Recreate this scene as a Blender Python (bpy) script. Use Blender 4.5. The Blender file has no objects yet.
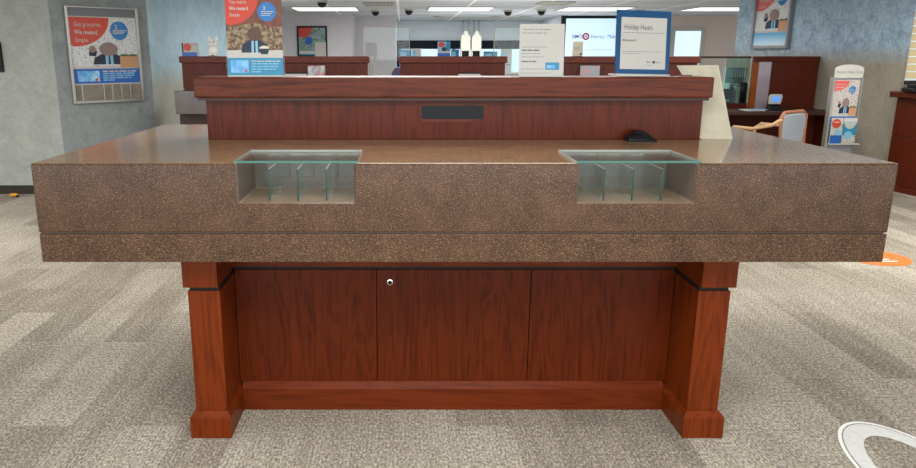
import bpy, bmesh, math, random
from mathutils import Vector, Matrix
random.seed(7)
S = bpy.context.scene
COL = S.collection
PI = math.pi

# ------------------------------------------------------------------ camera model
PITCH = math.atan(179/730.0); EYE = 1.5; FPX = 730.0; CX = 402.0; CY = 234.0
SP, CP = math.sin(PITCH), math.cos(PITCH)
def ray(px, py):
    a = (px-CX)/FPX; b = -(py-CY)/FPX
    return Vector((a, CP + b*SP, -SP + b*CP))
def at(px, py, Y):                       # point at distance Y on the ray of a pixel
    d = ray(px, py); t = Y/d.y
    return Vector((d.x*t, Y, EYE + d.z*t))
def on_z(px, py, z):
    d = ray(px, py); t = (z-EYE)/d.z
    return Vector((d.x*t, d.y*t, z))
def on_plane(px, py, p, n):
    d = ray(px, py); o = Vector((0,0,EYE)); t = (Vector(p)-o).dot(n)/d.dot(n)
    return o + d*t

cam = bpy.data.objects.new('camera', bpy.data.cameras.new('camera')); COL.objects.link(cam)
cam.location = (0,0,EYE); cam.rotation_euler = (PI/2-PITCH, 0, 0)
cam.data.sensor_width = 36.0; cam.data.lens = 36.0*FPX/916.0; cam.data.shift_x = (458-CX)/916.0
cam.data.clip_end = 200
S.camera = cam
S.view_settings.view_transform = 'Standard'; S.view_settings.look = 'None'
S.view_settings.exposure = 0.25
S.cycles.use_denoising = True
S.cycles.max_bounces = 8; S.cycles.transparent_max_bounces = 16

# ------------------------------------------------------------------ materials
def L(h):
    if isinstance(h, str):
        c = [int(h[i:i+2],16)/255 for i in (0,2,4)]
    else: c = [v/255 for v in h]
    return tuple((v/12.92 if v <= .04045 else ((v+.055)/1.055)**2.4) for v in c)+(1,)
class N:
    def __init__(s, name):
        s.m = bpy.data.materials.new(name); s.m.use_nodes = True
        s.t = s.m.node_tree; s.t.nodes.clear()
        s.out = s.n('ShaderNodeOutputMaterial')
    def n(s, ty, **kw):
        o = s.t.nodes.new(ty)
        for k, v in kw.items():
            if k.startswith('i_'): o.inputs[k[2:].replace('_',' ')].default_value = v
            else: setattr(o, k, v)
        return o
    def l(s, a, b): s.t.links.new(a, b)
    def coords(s, scale=(1,1,1), rot=(0,0,0), world=False):
        if world: src = s.n('ShaderNodeNewGeometry').outputs['Position']
        else: src = s.n('ShaderNodeTexCoord').outputs['Object']
        mp = s.n('ShaderNodeMapping'); mp.inputs['Scale'].default_value = scale; mp.inputs['Rotation'].default_value = rot
        s.l(src, mp.inputs['Vector']); return mp.outputs['Vector']
    def noise(s, vec, scale, detail=3, rough=.55, dist=0):
        o = s.n('ShaderNodeTexNoise'); o.inputs['Scale'].default_value = scale; o.inputs['Detail'].default_value = detail
        o.inputs['Roughness'].default_value = rough; o.inputs['Distortion'].default_value = dist
        s.l(vec, o.inputs['Vector']); return o.outputs['Fac']
    def ramp(s, fac, stops, interp='LINEAR'):
        r = s.n('ShaderNodeValToRGB'); r.color_ramp.interpolation = interp
        e = r.color_ramp.elements
        while len(e) > 1: e.remove(e[0])
        e[0].position, e[0].color = stops[0][0], L(stops[0][1])
        for p, c in stops[1:]:
            k = e.new(p); k.color = L(c)
        s.l(fac, r.inputs['Fac']); return r.outputs['Color']
    def mix(s, fac, a, b, mode='MIX'):
        x = s.n('ShaderNodeMix', data_type='RGBA', blend_type=mode)
        for i in x.inputs:
            if i.type == 'RGBA' and i.name == 'A':
                s._set(i, a)
            if i.type == 'RGBA' and i.name == 'B':
                s._set(i, b)
        s._set(x.inputs[0], fac)
        return [o for o in x.outputs if o.type == 'RGBA'][0]
    def _set(s, sock, v):
        if hasattr(v, 'is_output'): s.l(v, sock)
        elif isinstance(v, str): sock.default_value = L(v)
        else: sock.default_value = v
    def math(s, op, a, b=0.0):
        x = s.n('ShaderNodeMath', operation=op); s._set(x.inputs[0], a); s._set(x.inputs[1], b); return x.outputs[0]
    def maprange(s, v, a, b, c=0., d=1.):
        x = s.n('ShaderNodeMapRange'); s._set(x.inputs[0], v)
        for i, q in enumerate((a,b,c,d)): x.inputs[1+i].default_value = q
        return x.outputs[0]
    def bump(s, h, strength=.3, dist=.01):
        b = s.n('ShaderNodeBump'); b.inputs['Strength'].default_value = strength; b.inputs['Distance'].default_value = dist
        s.l(h, b.inputs['Height']); return b.outputs['Normal']
    def done(s, col, rough=.5, spec=.5, metal=0., normal=None, coat=0., coat_rough=.1, emit=None, estr=0.):
        p = s.n('ShaderNodeBsdfPrincipled')
        s._set(p.inputs['Base Color'], col); s._set(p.inputs['Roughness'], rough)
        p.inputs['Specular IOR Level'].default_value = spec; p.inputs['Metallic'].default_value = metal
        p.inputs['Coat Weight'].default_value = coat; p.inputs['Coat Roughness'].default_value = coat_rough
        if normal is not None: s.l(normal, p.inputs['Normal'])
        if emit is not None: s._set(p.inputs['Emission Color'], emit); p.inputs['Emission Strength'].default_value = estr
        s.l(p.outputs[0], s.out.inputs['Surface']); return s.m

def plain(name, col, rough=.5, spec=.4, metal=0., coat=0., var=.05, scale=30):
    s = N(name); v = s.coords()
    f = s.noise(v, scale, 2)
    c = s.mix(s.math('MULTIPLY', f, var*2), col, '000000')
    return s.done(c, rough, spec, metal, coat=coat)
def glow(name, col, strength):
    s = N(name); v = s.coords(); f = s.noise(v, 3, 1)
    c = s.mix(s.math('MULTIPLY', f, .06), col, 'ffffff')
    return s.done('000000' if strength > 1.2 else col, .6, .1, emit=c, estr=strength)

def wood(name, dark, light, axis='z', rough=.36, coat=.03, freq=1.0):
    s = N(name)
    st = {'x':(1.1,22,22), 'y':(22,1.1,22), 'z':(22,22,1.1)}[axis]
    st2 = {'x':(.5,5,5), 'y':(5,.5,5), 'z':(5,5,.5)}[axis]
    v = s.coords(tuple(a*freq for a in st)); v2 = s.coords(tuple(a*freq for a in st2))
    big = s.noise(v2, 1.6, 2, .5, .6)
    rings = s.math('SINE', s.math('MULTIPLY', big, 70.0))
    fine = s.noise(v, 4.0, 4, .7)
    f = s.math('ADD', s.math('MULTIPLY', s.maprange(rings, -1, 1), .16), s.math('MULTIPLY', fine, .84))
    c = s.ramp(f, [(.25, dark), (.55, light), (.85, light)])
    c = s.mix(s.maprange(big, .3, .75, 0., .25), c, dark)
    return s.done(c, rough, .14, normal=s.bump(fine, .06, .004), coat=coat, coat_rough=.18)

def granite(name, base, dk, hi, rough=.16, coat=0., scale=1.0, spec=.4):
    s = N(name); v = s.coords((1,1,1)); v2 = s.coords((.8,.8,1.25))
    big = s.noise(v, 9*scale, 3)
    c = s.mix(s.maprange(big, .35, .65, 0., .5), base, dk)
    n0 = s.noise(v2, 380*scale, 2, .6)
    c = s.mix(s.maprange(n0, .52, .62, 0., .75), c, dk)
    n1 = s.noise(v2, 330*scale, 2, .7, .8)
    c = s.mix(s.maprange(n1, .57, .64, 0., .9), c, hi)
    return s.done(c, rough, spec, coat=coat, coat_rough=.06)

def thin_glass(name, tint, refl=.08):
    s = N(name)
    v = s.coords(); nz = s.noise(v, 2, 1)
    tr = s.n('ShaderNodeBsdfTransparent'); s._set(tr.inputs['Color'], s.mix(s.math('MULTIPLY', nz, .05), tint, 'd8e8e2'))
    gl = s.n('ShaderNodeBsdfGlossy'); gl.inputs['Roughness'].default_value = .02; gl.inputs['Color'].default_value = (.95,1,.98,1)
    lw = s.n('ShaderNodeLayerWeight'); lw.inputs['Blend'].default_value = .25
    f = s.math('ADD', s.math('MULTIPLY', lw.outputs['Fresnel'], .4), refl*.3)
    mx = s.n('ShaderNodeMixShader'); s._set(mx.inputs[0], f); s.l(tr.outputs[0], mx.inputs[1]); s.l(gl.outputs[0], mx.inputs[2])
    s.l(mx.outputs[0], s.out.inputs['Surface']); return s.m

def wall_mat(name, a, b, fine=1.0, two=None, zsplit=1.5):
    s = N(name); v = s.coords(world=True)
    n1 = s.noise(v, 5, 5, .65, .5); n2 = s.noise(v, 22, 5, .75, .4)
    f = s.math('ADD', s.math('MULTIPLY', n1, .5), s.math('MULTIPLY', n2, .5*fine))
    c = s.ramp(f, [(.36, a), (.64, b)])
    if two:
        c2 = s.ramp(f, [(.3, two[0]), (.7, two[1])])
        sep = s.n('ShaderNodeSeparateXYZ'); s.l(v, sep.inputs[0])
        c = s.mix(s.maprange(sep.outputs[2], zsplit-.12, zsplit+.12), c2, c)
    return s.done(c, .75, .2, normal=s.bump(n2, .25, .01))

def carpet_mat():
    s = N('carpet tile'); v = s.coords(world=True)
    br = s.n('ShaderNodeTexBrick'); br.offset = .5; br.squash = 1.0
    rot = s.n('ShaderNodeMapping'); rot.inputs['Rotation'].default_value = (0,0,PI/2); s.l(v, rot.inputs['Vector'])
    s.l(rot.outputs[0], br.inputs['Vector'])
    br.inputs['Scale'].default_value = 1.0; br.inputs['Brick Width'].default_value = .92; br.inputs['Row Height'].default_value = .23
    br.inputs['Mortar Size'].default_value = 0.0
    br.inputs['Color1'].default_value = (0,0,0,1); br.inputs['Color2'].default_value = (1,1,1,1); br.inputs['Mortar'].default_value = (.5,.5,.5,1)
    sepc = s.n('ShaderNodeSeparateColor'); s.l(br.outputs['Color'], sepc.inputs[0]); tile = sepc.outputs[0]
    stk = s.noise(s.coords((14,1.2,1), world=True), 1.4, 4, .6, .2)
    big = s.noise(s.coords((.9,.9,1), world=True), 1.2, 3)
    tone = s.math('ADD', s.math('ADD', .035, s.math('MULTIPLY', tile, .19)), s.math('ADD', s.math('ADD', .06, s.math('MULTIPLY', stk, .33)), s.math('MULTIPLY', big, .35)))
    c = s.ramp(tone, [(.36, '857b6c'), (.50, 'a79d8b'), (.62, 'bdb4a2'), (.76, 'd2cab8')])
    loop = s.noise(s.coords((1,.55,1), world=True), 105, 3, .8)
    sp = s.noise(v, 150, 2, .6)
    c = s.mix(s.maprange(loop, .40, .58, .75, 0.), c, '4a4744')
    c = s.mix(s.maprange(loop, .56, .7, 0., .55), c, 'e6e0d0')
    c = s.mix(s.maprange(sp, .56, .64, 0., .4), c, '5a6468')
    c = s.mix(s.maprange(sp, .40, .33, 0., .4), c, '8d6d51')
    rib = s.math('SINE', s.math('MULTIPLY', s.n('ShaderNodeSeparateXYZ').outputs[0], 1.0))
    sx = s.n('ShaderNodeSeparateXYZ'); s.l(v, sx.inputs[0])
    rib = s.math('SINE', s.math('MULTIPLY', sx.outputs[0], 420.0))
    c = s.mix(s.maprange(rib, -.2, -1., 0., .18), c, '3c3835')
    return s.done(c, .95, .05, normal=s.bump(loop, .5, .006))

def ceiling_mat():
    s = N('ceiling tile'); v = s.coords(world=True)
    sx = s.n('ShaderNodeSeparateXYZ'); s.l(v, sx.inputs[0])
    def line(sock, per, off, w):
        f = s.math('FRACT', s.math('DIVIDE', s.math('ADD', sock, off), per))
        return s.math('LESS_THAN', f, w/per)
    g = s.math('MAXIMUM', line(sx.outputs[0], 1.33, 40.0, .05), line(sx.outputs[1], .665*2, 40.25, .07))
    n = s.noise(v, 60, 3)
    c = s.ramp(n, [(.3, 'b3bac3'), (.7, 'cdd3da')])
    c = s.mix(g, c, 'f4f6f8')
    return s.done(c, .9, .1)

def mottled(name, stops, scale=40, rough=.4, detail=3):
    s = N(name); v = s.coords(); f = s.noise(v, scale, detail, .7, .3)
    return s.done(s.ramp(f, stops), rough, .3)
def letters_mat(name, paper, ink, scale):
    s = N(name); v = s.coords((1,1,1.2))
    vo = s.n('ShaderNodeTexVoronoi'); vo.inputs['Scale'].default_value = scale; s.l(v, vo.inputs['Vector'])
    f = s.math('LESS_THAN', vo.outputs['Distance'], .26)
    return s.done(s.mix(f, paper, ink), .35, .4)
def band_mat(name, a, b, zlo, zhi):
    s = N(name); v = s.coords(); sx = s.n('ShaderNodeSeparateXYZ'); s.l(v, sx.inputs[0])
    return s.done(s.mix(s.maprange(sx.outputs[2], zlo, zhi), a, b), .3, .4)

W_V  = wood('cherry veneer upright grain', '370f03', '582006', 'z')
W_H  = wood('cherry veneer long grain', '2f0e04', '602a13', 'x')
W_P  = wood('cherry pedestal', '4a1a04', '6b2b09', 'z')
W_S  = wood('cherry skirting', '461805', '65280d', 'x')
W_BK = wood('distant cherry panel', '451b13', '5c2a1e', 'z', rough=.4)
W_BC = wood('distant cherry cap', '4c2018', '663022', 'x', rough=.35)
W_DK = plain('dark stained wood', '3a1c14', .5)
W_RT = wood('cherry cabinet right', '3b140a', '542110', 'z', rough=.35)
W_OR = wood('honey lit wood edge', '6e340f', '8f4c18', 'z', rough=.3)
BLACK = plain('groove black', '120d0b', .7)
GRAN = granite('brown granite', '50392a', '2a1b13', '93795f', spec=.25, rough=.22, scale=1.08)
GRANT = granite('polished lit granite top', '97785a', '6d543f', 'bf9f7d', scale=1.1, spec=.35, rough=.13)  # same stone as the apron, lightened to imitate strong overhead light
GRANI = granite('lit niche granite', '65574e', '463a33', '968a7f', rough=.4)  # same stone, paler and greyer to imitate light inside the niches
GRANF = granite('lit niche floor granite', '857059', '685644', 'a8957c', rough=.3)  # same stone, lightened as if lit through the glass cover
GRANS = granite('grey brown granite', '5c544f', '47403c', '7d746e')
G_TOP = thin_glass('clear glass sheet', 'fbfdfc')
G_EDGE = plain('green glass edge', '236152', .15, .5)
G_EDGE2 = plain('dark green glass edge', '123c32', .15, .5)
SEAM = plain('pale seam line', '7d736b', .5)
G_PALE = plain('pale glass edge', 'b4bdb8', .2, .6)
G_GUARD = thin_glass('clear guard glass', 'fafcfb', .02)
G_GREEN = thin_glass('greenish partition glass', 'd3e6e2', .05)
CHROME = plain('chrome', 'c8c8c4', .15, .5, 1.0)
ALU = plain('brushed aluminium', 'a9a6a0', .35, .5, .7)
STEEL = plain('grey steel', '8b8d90', .4, .5, .5)
PLAQUE = plain('charcoal plate', '17191c', .5, .2)
BLKPL = plain('black plastic', '0d0e11', .4, .3)
WHITE = plain('white paper', 'b9b7b0', .6, .2, var=.03)
CREAM = mottled('cream card', [(.3,'c2bca6'),(.7,'d0cab5')], 14, .6)
OFFW = plain('off white plastic', 'b8b5ab', .4)
RED = plain('orange red ink', 'bf3c28', .35)
REDP = plain('faded red ink', 'cf5b57', .35)
BLUE = plain('bright blue ink', '1f6fae', .35)
NAVY = plain('navy cloth print', '1b243a', .5)
DBLUE = plain('royal blue ink', '1656a8', .3)
TEAL = plain('teal ink', '1f7fa3', .35)
SKYB = plain('pale blue ink', '7fb0cb', .35)
SIGNB = plain('sign blue border', '084672', .3)
INK = plain('dark grey ink', '3f4346', .6)
INKL = plain('light grey ink', '8d8f90', .6)
SKINP = plain('blurred face print', '85706a', .5)
SKINB = plain('blurred brown face print', '573d31', .5)
KRAFT = plain('kraft bag print', 'b98a63', .5)
GREENP = plain('green leaf print', '4b5f35', .5)
CARDP = mottled('bank card print', [(.3,'2f7fc0'),(.55,'7db6dc'),(.75,'cfe2ec')], 12)
LETT = letters_mat('letter strewn backdrop', 'c6c7c6', '5b5c5e', 44)
POPC = mottled('popcorn backdrop', [(.3,'3d2a20'),(.48,'6b553f'),(.6,'9c8a6f'),(.72,'4d4c34')], 55, .45, 2)
POPW = mottled('brown stage backdrop', [(.3,'5b3527'),(.7,'7b4c3a')], 20)
PHOTO = mottled('printed photo', [(.3,'39485a'),(.45,'8aa0a8'),(.6,'4e6b4a'),(.75,'d8d8d8')], 9)
PINKP = mottled('pink and grey print', [(.35,'c9858c'),(.55,'9aa0a6'),(.7,'86a39c')], 14)
REDGREY = mottled('red and grey print', [(.4,'c4543f'),(.52,'9b9fa3'),(.7,'cfd3d2')], 10)
PALEPR = mottled('pale crowd print', [(.35,'7c6a5a'),(.5,'cfc6b8'),(.65,'5d6f86')], 60)
FADE = band_mat('pale blue fade', 'dff0f6', '5d9fc6', -.02, .2)
KHAKI = mottled('brown slotted panel', [(.3,'6d665a'),(.7,'857d6e')], 10)
GREYH = plain('grey header strip', '6d6e73', .4)
TUBE_W = plain('ivory enamel', 'e6e3d4', .35)
TUBE_M = plain('grey tube', '8d9297', .3, .5, .3)
PURPLE = plain('mauve fabric', '6d6788', .8)
GREYF = plain('grey upholstery', '8f949a', .8)
ARMW = wood('light arm wood', 'a07c5a', 'c7a27c', 'x', rough=.35)
CHW = wood('brown chair wood', '7c4f38', '9b6a4c', 'z', rough=.35)
CARPET = carpet_mat(); CEIL = ceiling_mat()
WALL1 = wall_mat('pale grey wallcovering', '90938d', 'a8aba3', .8)
WALL2_SHADED = wall_mat('shaded grey wallcovering', '787e7d', '929897', 1.0)  # darker copy of the wallcovering, shading of the angled face painted in
WALL3 = wall_mat('daylight tinted wallcovering', '9cb8c5', 'bcd4de', .8, ('a0a198','b5b5aa'), 1.25)  # bluish window light painted into the upper part of the colour
WALLR = wall_mat('textured daylight tinted wallcovering', '647b8d', 'a3b7c3', 1.2, ('7c7566','979080'), 1.5)  # height blend paints bluish daylight over the beige, not a second covering
WALLB = wall_mat('pinkish white wall', 'c9c6cb', 'd6d2d5', .5)
WALLW = wall_mat('pale blue white wall', 'd9e2e8', 'e6edf1', .5)
WALLT = wall_mat('beige wall', 'cdbcb2', 'dacabf', .5)
BASEB = plain('dark brown baseboard', '2c221e', .5)
TUBEL = glow('fluorescent diffuser', 'fbfdff', 1.6)
SCREEN = glow('lit screen', 'bcd6ec', .66)
BLIND = mottled('dark blind', [(.3,'14171f'),(.7,'20242e')], 3, .9)
YBLIND = glow('sunlit blind', 'cbb98c', .25)  # slats glow by themselves to imitate light coming through
DAY = glow('bright overcast daylight', 'cfe0ef', .52)

# ------------------------------------------------------------------ mesh builder
class MB:
    def __init__(s): s.v=[]; s.f=[]; s.mi=[]; s.mats=[]
    def _m(s, mat):
        if mat not in s.mats: s.mats.append(mat)
        return s.mats.index(mat)
    def add(s, vs, fs, mat):
        k = len(s.v); i = s._m(mat)
        s.v += [Vector(p) for p in vs]
        for f in fs: s.f.append([q+k for q in f]); s.mi.append(i)
        return s
    def box(s, x0,x1,y0,y1,z0,z1, mat):
        vs=[(x,y,z) for z in (z0,z1) for y in (y0,y1) for x in (x0,x1)]
        return s.add(vs, [(0,2,3,1),(4,5,7,6),(0,1,5,4),(2,6,7,3),(0,4,6,2),(1,3,7,5)], mat)
    def prism(s, pts, z0, z1, mat):            # polygon in plan, counter-clockwise
        n=len(pts); vs=[(p[0],p[1],z0) for p in pts]+[(p[0],p[1],z1) for p in pts]
        fs=[list(range(n))[::-1], list(range(n,2*n))]+[(i,(i+1)%n,n+(i+1)%n,n+i) for i in range(n)]
        return s.add(vs, fs, mat)
    def slab(s, pts, y0, y1, mat):             # polygon in x-z seen from -y, counter-clockwise; y0 front
        n=len(pts); vs=[(p[0],y0,p[1]) for p in pts]+[(p[0],y1,p[1]) for p in pts]
        fs=[list(range(n)), list(range(n,2*n))[::-1]]+[((i+1)%n,i,n+i,n+(i+1)%n) for i in range(n)]
        return s.add(vs, fs, mat)
    def flat(s, pts, y, mat):                  # flat print facing -y
        return s.add([(p[0],y,p[1]) for p in pts], [list(range(len(pts)))], mat)
    def rect(s, x0,x1,z0,z1,y,mat): return s.flat([(x0,z0),(x1,z0),(x1,z1),(x0,z1)], y, mat)
    def disc(s, cx,cz,r,y,mat,n=28,rz=None,a0=0,a1=2*PI):
        rz = rz or r
        return s.flat([(cx+r*math.cos(a0+(a1-a0)*i/n), cz+rz*math.sin(a0+(a1-a0)*i/n)) for i in range(n if a1-a0>6.2 else n+1)], y, mat)
    def tube(s, path, r, mat, n=10):
        path=[Vector(p) for p in path]; vs=[]; fs=[]
        for i,p in enumerate(path):
            d=(path[min(i+1,len(path)-1)]-path[max(i-1,0)]).normalized()
            u=d.cross(Vector((0,0,1)));
            if u.length<.01: u=d.cross(Vector((0,1,0)))
            u.normalize(); w=d.cross(u); rr=r[i] if isinstance(r,(list,tuple)) else r
            vs += [p+(u*math.cos(2*PI*k/n)+w*math.sin(2*PI*k/n))*rr for k in range(n)]
        for i in range(len(path)-1):
            for k in range(n):
                fs.append((i*n+k, i*n+(k+1)%n, (i+1)*n+(k+1)%n, (i+1)*n+k))
        fs.append(list(range(n))[::-1]); fs.append([len(vs)-n+k for k in range(n)])
        return s.add(vs, fs, mat)
    def lathe(s, prof, mat, c=(0,0,0), n=24, axis='z'):
        vs=[]; fs=[]
        for r,h in prof:
            for k in range(n):
                a=2*PI*k/n; q=(r*math.cos(a), r*math.sin(a), h)
                if axis=='y': q=(q[0], q[2], q[1])
                vs.append((q[0]+c[0], q[1]+c[1], q[2]+c[2]))
        for i in range(len(prof)-1):
            for k in range(n): fs.append((i*n+k, i*n+(k+1)%n, (i+1)*n+(k+1)%n, (i+1)*n+k))
        fs.append(list(range(n))[::-1]); fs.append([len(vs)-n+k for k in range(n)])
        return s.add(vs, fs, mat)
    def ball(s, c, r, mat, n=16, m=10):
        rx,ry,rz = r if isinstance(r,(tuple,list)) else (r,r,r); vs=[]; fs=[]
        for j in range(1,m):
            t=PI*j/m
            for k in range(n):
                a=2*PI*k/n; vs.append((c[0]+rx*math.sin(t)*math.cos(a), c[1]+ry*math.sin(t)*math.sin(a), c[2]+rz*math.cos(t)))
        vs += [(c[0],c[1],c[2]+rz),(c[0],c[1],c[2]-rz)]; T=len(vs)-2; B=T+1
        for j in range(m-2):
            for k in range(n): fs.append((j*n+k,(j+1)*n+k,(j+1)*n+(k+1)%n,j*n+(k+1)%n))
        for k in range(n):
            fs.append((T,k,(k+1)%n)); fs.append((B,(m-2)*n+(k+1)%n,(m-2)*n+k))
        return s.add(vs, fs, mat)
    def cells(s, xs, ys, zs, empty, mat):      # block grid with cells left out; only outer faces are made
        full = lambda i,j,k: 0<=i<len(xs)-1 and 0<=j<len(ys)-1 and 0<=k<len(zs)-1 and (i,j,k) not in empty
        idx={}; vs=[]; fs=[]
        def V(i,j,k):
            if (i,j,k) not in idx: idx[(i,j,k)]=len(vs); vs.append((xs[i],ys[j],zs[k]))
            return idx[(i,j,k)]
        for i in range(len(xs)-1):
            for j in range(len(ys)-1):
                for k in range(len(zs)-1):
                    if not full(i,j,k): continue
                    a,b,c=i+1,j+1,k+1
                    if not full(i-1,j,k): fs.append((V(i,j,k),V(i,j,c),V(i,b,c),V(i,b,k)))
                    if not full(a,j,k): fs.append((V(a,j,k),V(a,b,k),V(a,b,c),V(a,j,c)))
                    if not full(i,j-1,k): fs.append((V(i,j,k),V(a,j,k),V(a,j,c),V(i,j,c)))
                    if not full(i,b,k): fs.append((V(i,b,k),V(i,b,c),V(a,b,c),V(a,b,k)))
                    if not full(i,j,k-1): fs.append((V(i,j,k),V(i,b,k),V(a,b,k),V(a,j,k)))
                    if not full(i,j,c): fs.append((V(i,j,c),V(a,j,c),V(a,b,c),V(i,b,c)))
        return s.add(vs, fs, mat)
    def text(s, body, x, z, size, y, mat, align='LEFT', bold=0.0, sx=1.0):
        cu = bpy.data.curves.new('t', 'FONT'); cu.body = body; cu.size = size; cu.align_x = align; cu.offset = bold*size
        cu.resolution_u = 2
        o = bpy.data.objects.new('t', cu); COL.objects.link(o)
        dg = bpy.context.evaluated_depsgraph_get(); dg.update()
        me = bpy.data.meshes.new_from_object(o.evaluated_get(dg))
        s.add([(x+p.co.x*sx, y, z+p.co.y) for p in me.vertices], [list(p.vertices) for p in me.polygons], mat)
        bpy.data.objects.remove(o); bpy.data.meshes.remove(me); bpy.data.curves.remove(cu)
        return s
    def words(s, x0, x1, z, h, y, mat, seed=1):  # a line of print too small to read
        r = random.Random(seed); x = x0
        while x < x1-h:
            w = min(r.uniform(1.5,5.0)*h, x1-x); s.rect(x, x+w, z, z+h*.7, y, mat); x += w+h*.55
        return s
    def build(s, name, parent=None, off=(0,0,0), bevel=0, seg=2, smooth=False):
        off = Vector(off)
        me = bpy.data.meshes.new(name); me.from_pydata([tuple(p-off) for p in s.v], [], s.f)
        for m in s.mats: me.materials.append(m)
        for p, i in zip(me.polygons, s.mi): p.material_index = i; p.use_smooth = smooth
        me.validate(); me.update()
        o = bpy.data.objects.new(name, me); COL.objects.link(o)
        if parent: o.parent = parent
        else: o.location = off
        if bevel:
            b = o.modifiers.new('b','BEVEL'); b.width=bevel; b.segments=seg; b.limit_method='ANGLE'; b.angle_limit=math.radians(40)
            b.harden_normals=False
        return o
def thing(name, label, cat, loc=(0,0,0), rz=0, group=None, rx=0, ry=0):
    o = bpy.data.objects.new(name, None); COL.objects.link(o); o.empty_display_size=.1
    o.location=loc; o.rotation_euler=(rx,ry,rz); o['label']=label; o['category']=cat
    if group: o['group']=group
    return o
def tag(o, label, cat, group=None, kind=None):
    o['label']=label; o['category']=cat
    if group: o['group']=group
    if kind: o['kind']=kind
    return o
def structure(o): o['kind']='structure'; return o
def dup(o, loc, label=None):
    c=o.copy(); COL.objects.link(c); c.location=loc
    if label: c['label']=label
    for ch in list(o.children):
        d=ch.copy(); COL.objects.link(d); d.parent=c
        for g in list(ch.children):
            e=g.copy(); COL.objects.link(e); e.parent=d
    return c

# ------------------------------------------------------------------ the setting
CZ = 2.4
structure(MB().box(-9,10,-3.5,22,-.1,0,CARPET).build('floor'))
structure(MB().box(-9,10,-3.5,22,CZ,CZ+.1,CEIL).build('ceiling'))
C1=(-3.71,8.0); C2=(-2.94,8.77); C3=(-2.62,13.5)
m=MB()
m.add([(-9,8,0),(C1[0],8,0),(C1[0],8,CZ),(-9,8,CZ)],[(0,1,2,3)],WALL1)
m.add([(C1[0],C1[1],0),(C2[0],C2[1],0),(C2[0],C2[1],CZ),(C1[0],C1[1],CZ)],[(0,1,2,3)],WALL2_SHADED)
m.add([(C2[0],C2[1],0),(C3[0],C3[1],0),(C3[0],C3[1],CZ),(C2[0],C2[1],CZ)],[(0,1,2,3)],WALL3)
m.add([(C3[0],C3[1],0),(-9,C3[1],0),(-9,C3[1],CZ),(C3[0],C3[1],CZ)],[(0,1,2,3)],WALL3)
structure(m.build('wall_left'))
m=MB(); m.prism([(-9,7.985),(C1[0],7.985),(C2[0],C2[1]-.02),(C2[0],C2[1]),(C1[0],8.0),(-9,8.0)],0,.095,BASEB)
structure(m.build('baseboard_left'))
# far wall in steps
YA, YB, YW, YT = 17.3, 18.5, 20.9, 18.0
xa = at(352,40,YA).x; xb = at(396,40,YB).x; xw1 = at(560,40,YT).x
def wallq(a, b, z0=0, z1=CZ, mat=WALLB):
    return ([(a[0],a[1],z0),(b[0],b[1],z0),(b[0],b[1],z1),(a[0],a[1],z1)],[(0,1,2,3)],mat)
m=MB()
m.add(*wallq((-9,YA),(xa,YA))); m.add(*wallq((xa,YA),(xa,YB),mat=WALLB)); m.add(*wallq((xa,YB),(xb,YB),mat=WALLB))
m.add(*wallq((xb,YB),(xb,YW),mat=WALLW))
zs_top = at(460,40.5,YW).z; zs_bot=.95
m.add(*wallq((xb,YW),(xw1,YW),zs_top,CZ,WALLW)); m.add(*wallq((xb,YW),(xw1,YW),0,zs_bot,WALLW))
m.add(*wallq((xw1,YW),(xw1,YT),mat=WALLW))
m2=at(673,58,YT); m3=at(702,31,YT)
wx0, wx1, wz1, wz0 = m2.x, m3.x, m3.z, .9
m.add(*wallq((xw1,YT),(wx0,YT),mat=WALLT)); m.add(*wallq((wx0,YT),(wx1,YT),wz1,CZ,WALLT)); m.add(*wallq((wx0,YT),(wx1,YT),0,wz0,WALLT)); m.add(*wallq((wx1,YT),(10,YT),mat=WALLT))
structure(m.build('wall_back'))
# the wide drive-up window and the small window beside it
w=structure(MB().box(xb,xw1,YW+.02,YW+.03,zs_bot,zs_top,G_GUARD).build('window_1'))
MB().box(xb,xw1,YW-.02,YW+.05,zs_top-.04,zs_top,BLACK).box(xb,xw1,YW-.02,YW+.05,zs_bot,zs_bot+.04,STEEL).box(xb,xb+.12,YW-.02,YW+.05,zs_bot,zs_top,BLACK).box(xb+1.55,xb+1.62,YW-.02,YW+.05,zs_bot,zs_top,STEEL).box(xb+2.95,xb+3.02,YW-.02,YW+.05,zs_bot,zs_top,STEEL).build('window_frame',w)
b=MB(); zb=at(460,49,YW).z
for i in range(7):
    z0=zb+(zs_top-zb)*i/7; b.slab([(xb+.12,z0),(xw1,z0),(xw1,z0+(zs_top-zb)/7),(xb+.12,z0+(zs_top-zb)/7)],YW-.10-.012*(i%2),YW-.07,BLIND)
tag(b.build('window_blind'),'dark horizontal blind raised to the top of the wide drive-up window','blind')
w=structure(MB().box(wx0,wx1,YT+.02,YT+.03,wz0,wz1,G_GUARD).build('window_2'))
fr=MB(); t=.09
fr.box(wx0-t,wx0,YT-.03,YT+.04,wz0-t,wz1+t,OFFW).box(wx1,wx1+t,YT-.03,YT+.04,wz0-t,wz1+t,OFFW).box(wx0,wx1,YT-.03,YT+.04,wz1,wz1+t,OFFW).box(wx0,wx1,YT-.03,YT+.04,wz0-t,wz0,OFFW)
fr.build('window_frame',w)
structure(MB().box(-3,13,24.5,24.6,-.1,4,DAY).build('exterior_daylight'))
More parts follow.
